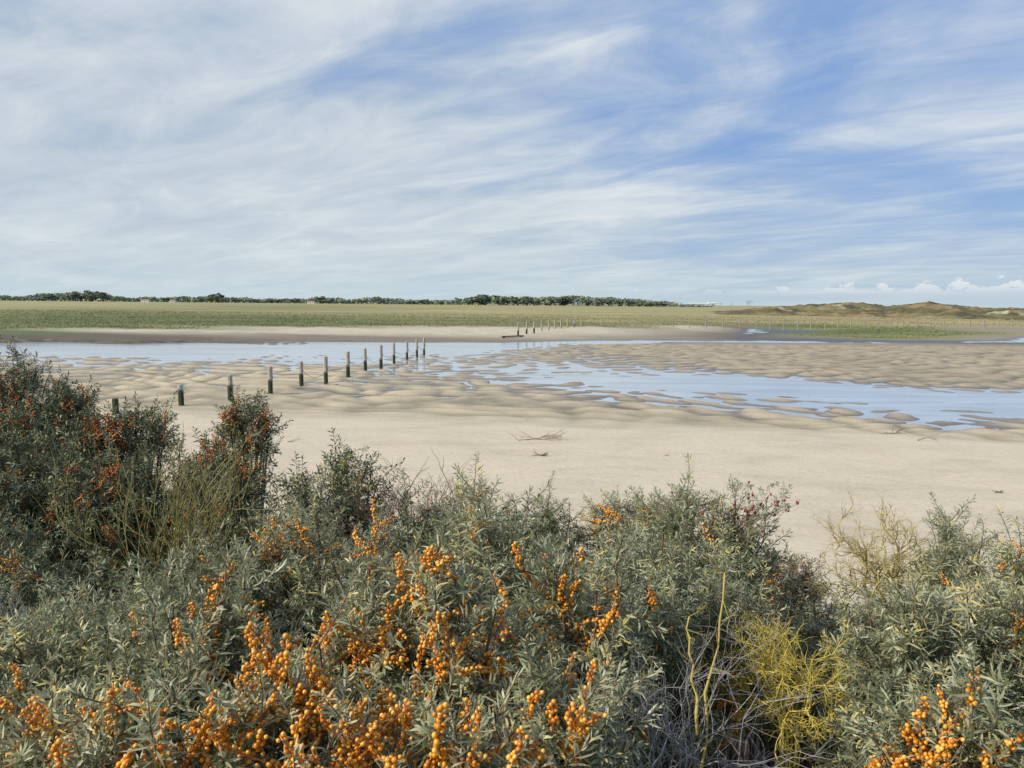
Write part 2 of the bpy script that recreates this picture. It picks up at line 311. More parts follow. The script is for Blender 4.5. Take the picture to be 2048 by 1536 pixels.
Q=np.stack([idx[:-1,:-1],idx[:-1,1:],idx[1:,1:],idx[1:,:-1]],-1).reshape(-1,4)
w=link('water',mesh_np('water',np.stack([WX,WY,WX*0],-1).reshape(-1,3),Q,MAT['water'])); tag(w,'shallow tidal channel and pools reflecting the sky','water',kind='structure')
def gz(x,y): return float(terrain(np.array([x]),np.array([y]))[0])

# ---------- dune ridge at right
duU=[1380,1500,1560,1600,1640,1680,1720,1745,1765,1800,1830,1855,1880,1920,1960,2000,2048,2200,2400,2700]
duy=[616,615,614,611,608.5,606,606.5,610,614,611,607,605.5,609,613,616,617,617.5,610,612,630]
yy=np.concatenate([np.linspace(205,300,90),np.linspace(301,400,150),np.linspace(404,620,50)]); uu=np.linspace(1360,2720,700)
UU,DY=np.meshgrid(uu,yy)
ztop=np.array([atY(u,v,380)[2] for u,v in zip(duU,duy)])
zt=np.interp(UU,duU,ztop); XD=(UU-1024)/FP*DY
edge=sstep(1370,1560,UU)*(1-sstep(2600,2715,UU))
front=np.interp(UU,[1360,1700,1900,2048,2700],[320,280,250,228,215])
t1=sstep(0,1,(DY-front)/(375-front)); t2=1-sstep(420,600,DY)
rough=fbm(XD/20,DY/18,5); bil=np.abs(fbm(XD/9+40,DY/9,4))
prof=t1**1.0*t2
zd=.5+(zt-.8)*prof*edge+((2.8*rough-1.8*bil+.5)*sstep(.02,.35,prof)*(1-.75*sstep(.75,1,prof))+1.1*fbm(XD/4,DY/4,3)*sstep(.02,.2,prof))*edge-1.2*(1-sstep(0,.03,prof*edge))
sand=sstep(.24,.44,fbm(XD/9+7,DY/16,4)+.42*sstep(1655,1690,UU)*(1-sstep(1720,1750,UU))*sstep(.7,.9,prof)-.1)
sand=np.clip(sand*.85,0,1)[...,None]
dk=sstep(-.2,.12,fbm(XD/7+90,DY/10,4))[...,None]
gcol=(np.array([.20,.155,.088,1])*(1-dk)+np.array([.10,.086,.048,1])*dk)*(1-sand)+np.array([.46,.39,.28,.2])*sand
idx=np.arange(UU.size).reshape(UU.shape)
Q=np.stack([idx[:-1,:-1],idx[:-1,1:],idx[1:,1:],idx[1:,:-1]],-1).reshape(-1,4)
dn=link('hills',mesh_np('hills',np.stack([XD,DY,zd],-1).reshape(-1,3),Q,MAT['ground'],True,col=gcol.reshape(-1,4))); tag(dn,'low grass covered dunes with bare sandy tops on the right horizon','dunes',kind='structure')

# ---------- marsh grass (stuff)
def grass():
    n=34000
    Y=105*np.exp(rng.random(n)*1.0); U=rng.uniform(-60,2110,n); X=(U-1024)/FP*Y
    z,c=terrain(X,Y,True); k=(c[:,3]>.55)&(z>.12); X,Y,z,c=X[k],Y[k],z[k],c[k]; n=len(X)
    nb=3
    a=rng.normal(0,.5,(n,nb)); hgt=rng.uniform(.05,.19,(n,nb)); wd=rng.uniform(.08,.25,(n,nb))*(Y[:,None]/130)
    ca=np.cos(a)*wd; sa=np.sin(a)*wd
    bx=X[:,None]+rng.normal(0,.15,(n,nb)); by=Y[:,None]+rng.normal(0,.15,(n,nb)); bz=z[:,None]-.03+0*a
    V=np.stack([np.stack([bx-ca,by-sa,bz],-1),np.stack([bx+ca,by+sa,bz],-1),np.stack([bx+ca*.3+rng.normal(0,.05,(n,nb)),by+.12,bz+hgt],-1)],2).reshape(-1,3)
    T=np.arange(len(V)).reshape(-1,3)
    tint=np.repeat(np.clip((c[:,0]-.10)*2.6+.10+.5*fbm(X/12,Y/6,3)+rng.normal(0,.07,n),0,1),nb*3)
    o=link('marsh_grass',mesh_np('marsh_grass',V,T,MAT['grass'],False,tint=tint)); tag(o,'short olive and straw coloured grass covering the salt marsh','grass',kind='stuff')
grass()

# ---------- posts in the channel
postdef=[(232,797,830,None),(363,769,812,None),(461,750,800,None),(541,733,785,1),(603,723,771,1),(652,713,763,1),(696,703,752,1),(731,697,741,1),(762,690,737,1),(788,686,727,1),(814,683,719,1),(834,678,714,1),(848,675,710,1)]
def post(px,pt,pb,rad,label,mat,group,loop=True,tag_blue=False,r2=None):
    p=atz(px,pb,0.0)
    zg=gz(p[0],p[1])
    if zg>0.05: p=atz(px,pb,zg); zg=gz(p[0],p[1])
    top=atY(px,pt,p[1])[2]
    base=np.array([p[0],p[1],zg-.02])
    root=empty('wooden_post',base,label,'post',group)
    mb=MB(); k=9
    lean=rng.normal(0,.018,2)
    zs=np.concatenate([[-.35],np.linspace(0,top-base[2]-.02,7),[top-base[2]]])
    rr=rad*(1+rng.normal(0,.02,len(zs))); rr[-1]*=.86
    mb.tube(np.stack([lean[0]*zs,lean[1]*zs,zs],-1),rr,k)
    mb.build('shaft',mat,root,smooth=False)
    if loop:
        z0=(top-base[2])*.62
        lb=MB(); an=np.linspace(0,2*math.pi,9); lb.tube(np.stack([rad*1.0+.045*np.cos(an)+lean[0]*z0,0*an+lean[1]*z0,z0+.045*np.sin(an)],-1),.01,4,cap=False)
        lb.build('iron_ring',MAT['iron'],root)
    if tag_blue:
        tb=MB(); tb.box((rad*.9,-rad*.6,top-base[2]-.12),(.14,.02,.16)); tb.build('blue_tag',MAT['bluetag'],root,smooth=False)
    return root,base,top-base[2]
nearlab=['weathered post almost hidden behind the dark berry shrubs, first of the row','weathered post with a small blue tag, its foot hidden behind shrubs','weathered post just behind the berry shrub tip, third of the row',
 'grey topped post on open sand, first one clear of the shrubs','post with dark algae foot, second one clear of the shrubs','post with dark algae foot, third one clear of the shrubs','post on the mudflat, fourth one clear of the shrubs','post at the edge of the shallow water, fifth clear of the shrubs','post in shallow water, sixth one clear of the shrubs','post standing in the channel shallows, seventh clear of the shrubs','post in the channel, third from the water end of the near row','post in the channel, second from the water end of the near row','last post of the near row, standing furthest out in the channel']
pts=[]
for i,(px,pt,pb,vis) in enumerate(postdef):
    r,b_,h_=post(px,pt,pb,.125 if i<9 else .11,nearlab[i],MAT['post'],'row of posts crossing the mudflat',tag_blue=(i==1))
    pts.append((b_,h_))
ch=['first','second','third','fourth','fifth','sixth','seventh','eighth','ninth','tenth','eleventh','twelfth']
for i in range(len(pts)-1):
    (a,ha),(b_,hb)=pts[i],pts[i+1]
    if i in (0,1,2,3): continue
    A=a+np.array([.15,0,ha*.58]); B=b_+np.array([.15,0,hb*.58]); t=np.linspace(0,1,61)
    sag=.34+.10*math.sin(i*2.1)
    P=A[None]*(1-t[:,None])+B[None]*t[:,None]; P[:,2]-=sag*4*t*(1-t)
    rr=.012+.007*np.cos(np.arange(61)*math.pi)
    mb=MB(); mb.tube(P,rr,4); o=mb.build('sagging_chain',MAT['iron'],None,off=A,loc=A)
    tag(o,'thin chain sagging between the %s and %s posts of the near row'%(ch[i],ch[i+1] if i<11 else 'last'),'chain','chains between the posts')
fardef=[(1036,645,675),(1053,643,672),(1068,643,669),(1083,641,665),(1097,640,663),(1110,640,660),(1122,639,658),(1135,638,656),(1149,638,655),(1163,637,653)]
fl=['tallest post of the far row at the channel edge beside the beam']+['%s post of the far row on the pale bank'%w_ for w_ in ['second','third','fourth','fifth','sixth','seventh','eighth','ninth']]+['last and smallest post of the far row climbing the marsh bank']
for i,(px,pt,pb) in enumerate(fardef):
    z=.1+.75*i/9; p=atz(px,pb,z); zg=gz(p[0],p[1]); base=np.array([p[0],p[1],zg]); top=atY(px,pt,p[1])[2]
    root=empty('wooden_post',base,fl[i],'post','row of posts on the far bank')
    mb=MB(); zs=np.array([-.3,0,.5,.9*(top-zg),top-zg]); mb.tube(np.stack([0*zs+rng.normal(0,.02)*zs,0*zs,zs],-1),np.array([.14,.14,.135,.13,.11]),8); mb.build('shaft',MAT['post'] if i<3 else MAT['post_dry'],root,smooth=False)
    mb=MB(); mb.box((0,-.15,(top-zg)*.8),(.05,.05,.12)); mb.build('bracket',MAT['iron'],root,smooth=False)
A=atz(1003,677.5,.12);B=atz(1046,674.5,.2)
mb=MB(); mid=(A+B)/2; L=np.linalg.norm(B-A); ang=math.atan2(B[1]-A[1],B[0]-A[0])
root=empty('timber_beam',(mid[0],mid[1],gz(mid[0],mid[1])),'dark low timber beam lying at the water edge beside the tallest far post','beam')
mb.box((0,0,.16),(L,.3,.16),rotz=ang); mb.build('plank',MAT['iron'],root,smooth=False)
for s in (-.4,.4):
    mb=MB(); mb.box((s*L*math.cos(ang),s*L*math.sin(ang),-.03),(.2,.45,.2),rotz=ang); mb.build('support',MAT['iron'],root,smooth=False)
# ---------- fence along the marsh
fpx=[1203,1239,1275,1311,1346,1379,1412,1446,1479,1512,1540,1567,1596,1622,1650,1676,1702,1729,1755,1781,1806,1833,1860,1887,1913,1940,1968,1996,2024,2050,2080]
fbase=[]
for i,px in enumerate(fpx):
    pb=651.0; pt=636+(px-1203)*.0028+rng.normal(0,.4)
    p=atz(px,pb+(px-1203)*.002,.9); zg=gz(p[0],p[1]); fbase.append((np.array([p[0],p[1],zg]),atY(px,pt,p[1])[2]-zg))
fr=empty('wire_fence',fbase[0][0],'long post and wire fence running along the marsh edge towards the dunes','fence')
f0=fbase[0][0]
for b_,hh in fbase:
    mb=MB(); zs=np.array([-.2,0,hh*.95,hh]); ln=rng.normal(0,.03); mb.tube(np.stack([ln*zs,0*zs,zs],-1),np.array([.11,.11,.10,.08]),7)
    mb.build('post',MAT['post_dry'],fr,smooth=False,loc=b_-f0)
for fz in (.45,.85):
    mb=MB(); P=np.array([b_+np.array([0,-.13,hh*fz]) for b_,hh in fbase]); mb.tube(P,.018,3); mb.build('wire',MAT['wire'],fr,off=f0)

# ---------- far trees
def clump_cards(n,size,seed):
    r=np.random.default_rng(seed); a=r.normal(size=(n,3)); a/=np.linalg.norm(a,axis=1)[:,None]
    b=r.normal(size=(n,3)); b-=a*(a*b).sum(1)[:,None]; b/=np.linalg.norm(b,axis=1)[:,None]
    s=size*r.uniform(.6,1.3,n)[:,None]; return a*s,b*s
def tree_mesh(seed):
    r=np.random.default_rng(seed); mb=MB()
    n=420; lobes=r.normal(0,1,(7,3))*np.array([.22,.22,.16])+np.array([0,0,.56]); lobes[0]=(0,0,.7)
    rad=r.uniform(.14,.25,7); k=r.integers(0,7,n); d=r.normal(size=(n,3)); d/=np.linalg.norm(d,axis=1)[:,None]
    P=lobes[k]+d*rad[k][:,None]*r.uniform(.5,1.05,(n,1)); P[:,2]=np.clip(P[:,2],.12,1)
    a,b=clump_cards(n,.055,seed+1)
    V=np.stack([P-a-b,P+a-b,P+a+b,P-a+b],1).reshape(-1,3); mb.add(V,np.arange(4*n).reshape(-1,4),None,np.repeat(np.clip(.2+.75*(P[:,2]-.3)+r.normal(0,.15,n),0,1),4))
    crown=mb.mesh('crown',MAT['tree'],smooth=False)
    mt=MB(); mt.tube([[0,0,-.03],[.01,0,.2],[0,.01,.45],[.02,0,.7]],[.035,.028,.02,.008],6)
    for j in range(4):
        an=j*1.6; mt.tube([[0,0,.25+.06*j],[.1*math.cos(an),.1*math.sin(an),.42+.06*j],[.2*math.cos(an),.2*math.sin(an),.55+.06*j]],[.015,.01,.004],4)
    return crown,mt.mesh('trunk',MAT['trunk'])
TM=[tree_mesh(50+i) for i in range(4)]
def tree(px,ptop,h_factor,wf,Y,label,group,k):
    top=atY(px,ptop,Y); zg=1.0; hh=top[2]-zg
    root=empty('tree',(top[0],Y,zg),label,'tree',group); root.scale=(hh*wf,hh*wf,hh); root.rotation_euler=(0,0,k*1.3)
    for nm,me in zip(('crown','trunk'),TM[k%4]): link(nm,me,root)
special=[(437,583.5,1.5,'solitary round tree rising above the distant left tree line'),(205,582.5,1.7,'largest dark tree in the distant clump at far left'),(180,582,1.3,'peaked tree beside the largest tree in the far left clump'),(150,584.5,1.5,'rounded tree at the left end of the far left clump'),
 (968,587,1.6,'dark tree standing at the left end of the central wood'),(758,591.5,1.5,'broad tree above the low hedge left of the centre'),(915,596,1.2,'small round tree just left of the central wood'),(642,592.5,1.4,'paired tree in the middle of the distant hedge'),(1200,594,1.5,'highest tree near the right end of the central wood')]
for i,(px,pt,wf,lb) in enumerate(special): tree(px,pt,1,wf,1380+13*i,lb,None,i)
prX=[-150,0,70,100,140,200,245,255,340,420,450,520,600,640,680,700,760,790,840,880,930,950,1000,1060,1150,1180,1230,1290,1330,1360,1420,1560]
prY=[591,592,592,587,585,584.5,593,597,595,593,594,597.5,598,596,597,599,596,599,600,600,598,591,592,594,593,596,596,600,604,608,613,615]
rt=random.Random(5)
for i in range(100):
    px=rt.uniform(70,1330); pt=np.interp(px,prX,prY)+rt.uniform(-1.2,2.8)
    if pt>HC+(px-1024)*math.tan(ROLL)+.5: continue
    tree(px,pt,1,rt.uniform(1.2,2.4),rt.uniform(1400,1500),'small dark tree merging into the distant tree line on the horizon','trees of the distant tree line',i)
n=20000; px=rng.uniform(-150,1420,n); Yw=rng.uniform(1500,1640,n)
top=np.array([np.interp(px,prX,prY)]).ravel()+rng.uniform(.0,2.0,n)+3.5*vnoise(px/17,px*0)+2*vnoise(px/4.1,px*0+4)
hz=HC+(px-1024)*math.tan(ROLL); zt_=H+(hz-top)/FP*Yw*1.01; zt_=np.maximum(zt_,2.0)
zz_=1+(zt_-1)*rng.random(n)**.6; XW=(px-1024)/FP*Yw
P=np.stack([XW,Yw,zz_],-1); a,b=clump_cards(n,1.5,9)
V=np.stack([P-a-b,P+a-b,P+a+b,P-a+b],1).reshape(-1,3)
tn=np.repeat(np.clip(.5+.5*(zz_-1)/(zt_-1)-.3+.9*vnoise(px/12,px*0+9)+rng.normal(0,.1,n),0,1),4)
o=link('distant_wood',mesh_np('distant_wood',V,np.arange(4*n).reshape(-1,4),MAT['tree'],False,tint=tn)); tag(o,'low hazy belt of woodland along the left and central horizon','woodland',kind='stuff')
for (px,py,lb,wd) in [(291,601,'tiny white farmhouse with red roof on the left horizon',14),(346,602,'small white cottage right of the farmhouse on the horizon',9),(622,604.5,'tiny white barn below the middle of the tree line',12)]:
    Y=1370; p=atY(px,py,Y); z0=1.0; root=empty('farmhouse',(p[0],Y,z0),lb,'house')
    mb=MB(); mb.box((0,0,1.6),(wd,7,3.2)); mb.build('wall',MAT['white'],root,smooth=False)
    mb=MB(); w2=wd/2+.4; mb.add([[-w2,-4,3.2],[w2,-4,3.2],[w2,4,3.2],[-w2,4,3.2],[-w2,0,5.0],[w2,0,5.0]],[[0,1,5,4],[2,3,4,5],[0,3,2,1]],[[0,4,3],[1,2,5]]); mb.build('roof',MAT['roofred'],root,smooth=False)
    mb=MB(); mb.box((0,-3.53,1.05),(1.1,.06,2.1)); mb.build('door',MAT['darkopen'],root,smooth=False)
    for s in (-.3,.3):
        mb=MB(); mb.box((s*wd,-3.53,1.8),(1.2,.06,1.1)); mb.build('window',MAT['darkopen'],root,smooth=False)
def crane(px,ptop,mat,label,flip=1):
    Y=4200; t=atY(px,ptop,Y); hh=t[2]-2; root=empty('harbour_crane',(t[0],Y,2),label,'crane','harbour cranes on the horizon')
    s=hh/50
    for lx in (-9,9):
        for ly in (-7,7):
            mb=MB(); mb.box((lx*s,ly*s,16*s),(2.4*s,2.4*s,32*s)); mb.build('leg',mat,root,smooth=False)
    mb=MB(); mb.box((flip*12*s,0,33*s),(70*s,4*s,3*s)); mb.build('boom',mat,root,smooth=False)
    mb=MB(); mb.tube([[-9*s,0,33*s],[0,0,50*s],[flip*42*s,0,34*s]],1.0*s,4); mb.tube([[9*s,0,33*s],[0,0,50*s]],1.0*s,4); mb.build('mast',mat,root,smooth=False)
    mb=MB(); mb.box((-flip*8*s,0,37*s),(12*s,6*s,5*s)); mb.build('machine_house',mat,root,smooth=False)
crane(1497,600,MAT['hazeblue'],'blue harbour crane standing alone right of the sheds on the horizon')
crane(1442,604.5,MAT['hazeblue'],'low blue crane just right of the long white shed',-1)
crane(1462,606,MAT['hazeblue'],'smallest blue crane between the shed and the tall crane')
crane(1349,600,MAT['hazepale'],'haze paled grey crane at the left end of the harbour skyline')
crane(1362,603,MAT['hazepale'],'lower haze paled crane beside the leftmost harbour crane',-1)
for (px,pt,wd,dep,lb) in [(1400,606.5,120,40,'long white harbour shed on the horizon between the cranes'),(1372,608,60,30,'low white shed left of the long harbour shed'),(1423,605,40,30,'boxy haze paled building at the right end of the long shed')]:
    Y=4150; t=atY(px,pt,Y); hh=t[2]-1; root=empty('warehouse',(t[0],Y,1),lb,'building')
    mb=MB(); mb.box((0,0,hh*.4),(wd,dep,hh*.8)); mb.build('wall',MAT['hazepale'],root,smooth=False)
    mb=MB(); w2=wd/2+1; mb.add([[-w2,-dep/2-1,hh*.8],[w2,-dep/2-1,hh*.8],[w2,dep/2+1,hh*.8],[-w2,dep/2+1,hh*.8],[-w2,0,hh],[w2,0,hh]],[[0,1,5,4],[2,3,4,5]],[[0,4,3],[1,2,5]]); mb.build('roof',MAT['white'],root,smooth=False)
    mb=MB(); mb.box((0,-dep/2-.6,hh*.25),(wd*.15,1,hh*.5)); mb.build('door',MAT['hazeblue'],root,smooth=False)

# ---------- shoots
def leafshoot(seed,L,nl,ll,lw,lod):
    r=np.random.default_rng(seed); V=[];Q=[];T=[];tt=[]
    stem=np.stack([.02*np.sin(np.linspace(0,2,5)+seed),.02*np.cos(np.linspace(0,2,5)+seed*2)-.02*math.cos(seed*2),np.linspace(0,L,5)],-1); stem[:,0]-=stem[0,0]
    n0=0
    for i in range(nl):
        t=(i+.5)/nl; t=t**.85; z=t*L; p=np.array([np.interp(z,stem[:,2],stem[:,0]),np.interp(z,stem[:,2],stem[:,1]),z])
        az=i*2.39996+r.normal(0,.3); al=R(82-42*t+r.normal(0,13)); bend=R(r.uniform(-14,34))
        s=(1.0-.45*t**3)*r.uniform(.6,1.2)*ll
        rad=np.array([math.cos(az),math.sin(az),0]); side=np.array([-math.sin(az),math.cos(az),0])
        tw=r.normal(0,.6)
        pts=[p];a=al
        for k,fr_ in enumerate((.35,.35,.30)):
            d=rad*math.sin(a)+np.array([0,0,1])*math.cos(a); pts.append(pts[-1]+d*s*fr_); a+=bend
        nrm=rad*-math.cos(al)+np.array([0,0,1])*math.sin(al); sd=side*math.cos(tw)+nrm*math.sin(tw)
        w=lw*r.uniform(.8,1.2)/2
        if lod==0:
            V+= [pts[0],pts[1]-sd*w,pts[1]+sd*w,pts[2]-sd*w*.9,pts[2]+sd*w*.9,pts[3]]
            T+= [[n0,n0+1,n0+2],[n0+3,n0+5,n0+4]]; Q+=[[n0+1,n0+3,n0+4,n0+2]]; k=6
        else:
            m_=(pts[1]+pts[2])/2; V+=[pts[0],m_-sd*w,pts[3],m_+sd*w]; Q+=[[n0,n0+1,n0+2,n0+3]]; k=4
        tt+=[float(np.clip(r.normal(.46,.22)+(.14 if t>.8 else 0)+(.35 if r.random()<.035 else 0),0,1))]*k; n0+=k
    return np.array(V),np.array(Q),np.array(T) if T else None,np.array(tt),stem
SH0=[leafshoot(10+i,.05+.016*i,22+5*i,.037,.0037,0) for i in range(6)]
SH1=[leafshoot(30+i,.07+.02*i,24+3*i,.043,.0050,1) for i in range(5)]
SH2=[leafshoot(40+i,.11+.02*i,22,.055,.0095,1) for i in range(5)]
def frames(D,spin):
    D=D/np.linalg.norm(D,axis=1)[:,None]; ref=np.where(np.abs(D[:,2:3])<.95,np.array([[0,0,1.]]),np.array([[1.,0,0]]))
    A=np.cross(ref,D); A/=np.linalg.norm(A,axis=1)[:,None]; B=np.cross(D,A)
    c=np.cos(spin)[:,None];s=np.sin(spin)[:,None]
    return np.stack([A*c+B*s,-A*s+B*c,D],2)
def place_shoots(mb,mt,SH,P,D,S,r,tb=0.):
    k=r.integers(0,len(SH),len(P)); Rm=frames(D,r.uniform(0,6.28,len(P))); tb=np.broadcast_to(tb,(len(P),))
    for j,(V,Q,T,tt,stem) in enumerate(SH):
        m_=np.where(k==j)[0]
        if not len(m_): continue
        W=np.einsum('mij,vj->mvi',Rm[m_]*S[m_][:,None,None],V)+P[m_][:,None,:]
        off=(np.arange(len(m_))*len(V))[:,None,None]
        sh=(r.normal(0,.10,len(m_))+tb[m_])[:,None]
        mb.add(W.reshape(-1,3),(Q[None]+off).reshape(-1,4),None if T is None else (T[None]+off).reshape(-1,3),np.clip(tt[None]+sh,0,1).ravel())
        Ws=np.einsum('mij,vj->mvi',Rm[m_]*S[m_][:,None,None],stem)+P[m_][:,None,:]
        rad=.0016*S[m_][:,None,None]*np.array([1.2,1.1,1,.8,.4])[None,:,None]
        A=Rm[m_][:,:,0][:,None,:];B=Rm[m_][:,:,1][:,None,:]
        ring=np.stack([Ws+rad*A,Ws+rad*(-.5*A+.87*B),Ws+rad*(-.5*A-.87*B)],2)
        ii=np.arange(4)[:,None]*3; jj=np.arange(3)[None,:]; q=np.stack([ii+jj,ii+(jj+1)%3,ii+3+(jj+1)%3,ii+3+jj],-1).reshape(-1,4)
        off=(np.arange(len(m_))*15)[:,None,None]
        mt.add(ring.reshape(-1,3),(q[None]+off).reshape(-1,4),None,.6)
import bmesh
def ico(sub):
    bm=bmesh.new(); bmesh.ops.create_icosphere(bm,subdivisions=sub,radius=1.0); V=np.array([v.co[:] for v in bm.verts]); T=np.array([[v.index for v in f.verts] for f in bm.faces]); bm.free(); return V,T
I1=ico(1);I2=ico(2)
def cluster_mesh(seed,n,L,br,sub,mat='berry'):
    r=np.random.default_rng(seed); mb=MB(); V,T=I2 if sub==2 else I1; P=[]
    cc=lambda z:(.022*np.sin(z/L*5+seed*2),.018*np.cos(z/L*4+seed))
    for i in range(n*9):
        if len(P)>=n: break
        z=r.uniform(-L/2,L/2); az=r.uniform(0,6.28); dn_=.5+.5*math.sin(z/L*11+seed); rr=br*r.uniform(.8,1.2+1.5*dn_)
        cx,cy=cc(z); p=np.array([cx+rr*math.cos(az),cy+rr*math.sin(az),z])
        if all(np.linalg.norm(p-q)>br*1.6 for q in P): P.append(p)
    zs=np.linspace(-L/2,L/2,8); cx,cy=cc(zs); mb.tube(np.stack([cx,cy,zs],-1),br*.35,4,tint=0.)
    for p in P:
        s=br*r.uniform(.7,1.1); mb.add(V*np.array([s,s,s*1.12])+p,None,T,r.uniform(.0,1.))
    return mb.mesh('berry_cluster',MAT[mat])
CL0=[cluster_mesh(1,40,.15,.0038,2),cluster_mesh(2,24,.09,.0038,2),cluster_mesh(3,56,.20,.0037,2),cluster_mesh(4,15,.06,.0039,2),cluster_mesh(5,48,.17,.0037,2)]
CL1=[cluster_mesh(11,30,.14,.0044,1),cluster_mesh(12,18,.09,.0044,1),cluster_mesh(13,42,.20,.0044,1)]
CL2=[cluster_mesh(21,18,.14,.0050,1,'berry_red'),cluster_mesh(22,10,.09,.0050,1,'berry_red'),cluster_mesh(23,26,.20,.0050,1,'berry_red')]
stats=[0]
def bush(label,lobes,berry=0,mat='leaf',dens=1.0,seed=0,tb=0.,group=None,name='sea_buckthorn_shrub',rzf=1.0):
    r=np.random.default_rng(100+seed); L=[]
    for (px,pt,dist,hw) in lobes:
        t=atY(px,pt,dist); rx=hw/FP*dist*.95; rz=max(.22,min(1.0,rx*1.15))*rzf; lod=0 if dist<2.1 else (1 if dist<4.2 else 2)
        ext=(.05,.07,.10)[lod]
        L.append((np.array([t[0],dist,t[2]-ext-rz]),rx,rz,lod))
    c0=L[0][0]; root=empty(name,(c0[0],c0[1],gz(c0[0],c0[1])),label,'shrub',group); base=np.array(root.location)
    mb=MB(); mt=MB(); cl=[]; 
    for (c,rx,rz,lod) in L:
        SH=(SH0,SH1,SH2)[lod]; area=2*math.pi*rx*(rx+rz)*.8
        nb=int(area*(74,52,26)[lod]*dens)+8; ns=(12,12,11)[lod]; ol=(.28,.36,.55)[lod]
        bz=gz(c[0],c[1]); tocam=np.array([0,0,H])-c; tocam/=np.linalg.norm(tocam)
        Pp=[];Dd=[];Tb=[]
        for i in range(nb):
            while True:
                d=r.normal(size=3); d/=np.linalg.norm(d)
                if d[2]>-.45: break
            lump=1+(.6,.6,.45)[lod]*vnoise(d[0]*2.3+seed*5,d[1]*2.3+d[2]*1.7)
            tip=c+d*np.array([rx,rx*.9,rz])*r.uniform(.80,1.02)*lump
            poke=r.random()<.12
            if poke: tip[2]+=r.uniform(.04,.12)*(1,1.4,1.2)[lod]
            b0=np.array([c[0]+r.normal(0,.12*rx+.02),c[1]+r.normal(0,.12*rx+.02),bz-.05])
            arch=r.uniform(.02,.38) if not poke else .45
            q=np.array([c[0]*.5+tip[0]*.5,c[1]*.5+tip[1]*.5,max(bz+.1,tip[2]-arch*(tip[2]-bz)*.6)])+r.normal(0,.04,3)
            tt=np.linspace(0,1,8)[:,None]; P=(1-tt)**2*b0+2*tt*(1-tt)*q+tt**2*tip
            mt.tube(P,np.linspace(.008,.002,8)*(1,1.2,1.8)[lod],4,tint=r.uniform(.2,.8),cap=False)
            Ltot=np.linalg.norm(np.diff(P,axis=0),axis=1).sum(); t0=max(.25,1-ol/Ltot)
            ts=np.concatenate([np.linspace(t0,.97,ns-1)+r.normal(0,.01,ns-1),[1.0]])
            facing=d.dot(tocam)+.35*d[2]
            hasb=(r.random()<berry*1.3) and facing>.05
            btint=r.normal(0,.10)
            for k_,t_ in enumerate(ts):
                p=(1-t_)**2*b0+2*t_*(1-t_)*q+t_**2*tip; tg=2*(1-t_)*(q-b0)+2*t_*(tip-q); tg/=np.linalg.norm(tg)
                out=r.normal(size=3); out/=np.linalg.norm(out); out=out+d*.35
                dd=tg*(.3 if k_<ns-1 else .9)+out*(1.0 if k_<ns-1 else .4)+np.array([0,0,.12])
                fr_=(t_-t0)/(1-t0)
                if hasb and .45<fr_<.97:
                    if r.random()<.6: cl.append((p+(d*.35+tocam)*.013*(1,1.3,1.6)[lod]+r.normal(0,.008,3),tg+r.normal(0,.45,3),lod,facing+r.normal(0,.6)))
                    if r.random()<(.62,.5,.4)[lod]: continue
                Pp.append(p);Dd.append(dd);Tb.append(tb+btint+.12*(fr_-.5))
        Pp=np.array(Pp);Dd=np.array(Dd); S=r.uniform(.65,1.2,len(Pp))
        place_shoots(mb,mt,SH,Pp,Dd,S,r,np.array(Tb))
    mt.build('branches',MAT['bark'],root,off=base)
    f=mb.build('foliage',MAT[mat],root,off=base); stats[0]+=len(f.data.polygons)
    cl.sort(key=lambda q_:-q_[3]); nall=len(cl); cl=cl[:99]
    for p,dv,lod,_ in cl:
        me=CL0[r.integers(5)] if lod==0 else (CL1[r.integers(3)] if lod==1 else CL2[r.integers(3)])
        o=link('berry_cluster',me,root,loc=tuple(p-base)); o.rotation_mode='QUATERNION'; o.rotation_quaternion=Vector(dv).to_track_quat('Z','Y'); s=r.uniform(.85,1.15)*(1,1.05,1.3)[lod]; o.scale=(s,s,s)
    stats.append((seed,nall))
    return root
# near front row
bush('berry laden shrub filling the bottom left corner',[(130,1375,1.2,190),(-60,1300,1.4,200)],.6,seed=1,tb=.02)
bush('orange berried low branches between the corner shrub and the nearest shrub',[(290,1400,1.1,150)],.9,seed=33,tb=.0)
bush('pale leaved shrub at the left edge above the corner shrub',[(150,1195,1.65,180),(20,1180,1.8,150)],.1,seed=2,tb=.10)
bush('grey green shrub left of the central berry shrub with few berries',[(430,1160,1.6,170),(330,1300,1.35,140)],.35,seed=3,tb=-.03)
bush('nearest shrub at the bottom, crowded with bright orange berries',[(540,1335,1.12,180),(400,1440,1.06,140)],.95,seed=4,dens=.95,tb=.03)
bush('low shrub heavy with orange berries left of the tall central shoots',[(760,1340,1.08,170),(640,1440,1.0,130)],.95,seed=32,dens=.95,tb=.0)
bush('tall central shrub with long leaning shoots and orange clusters',[(850,1060,1.5,140),(720,1160,1.45,130),(940,1200,1.3,140)],.8,seed=5,tb=.06)
bush('broad leafy shrub right of the central one, above the bare twigs',[(1150,1110,1.6,160),(1120,1270,1.2,150)],.4,seed=6)
bush('shrub with golden berries at the bottom right of the centre',[(1080,1430,1.05,140),(940,1420,1.0,110)],.9,seed=7,dens=.9,tb=.03)
bush('fine leaved shrub in the right foreground beside the yellow lichened twigs',[(1830,1200,1.8,150),(1780,1350,1.55,80)],.05,seed=8,tb=-.02)
bush('shrub in the bottom right corner with dense orange berries',[(2000,1330,1.25,140),(1860,1400,1.25,110)],.55,seed=9,tb=-.03)
bush('large grey green shrub against the right edge',[(2010,1150,1.9,160)],.1,seed=10,tb=.04)
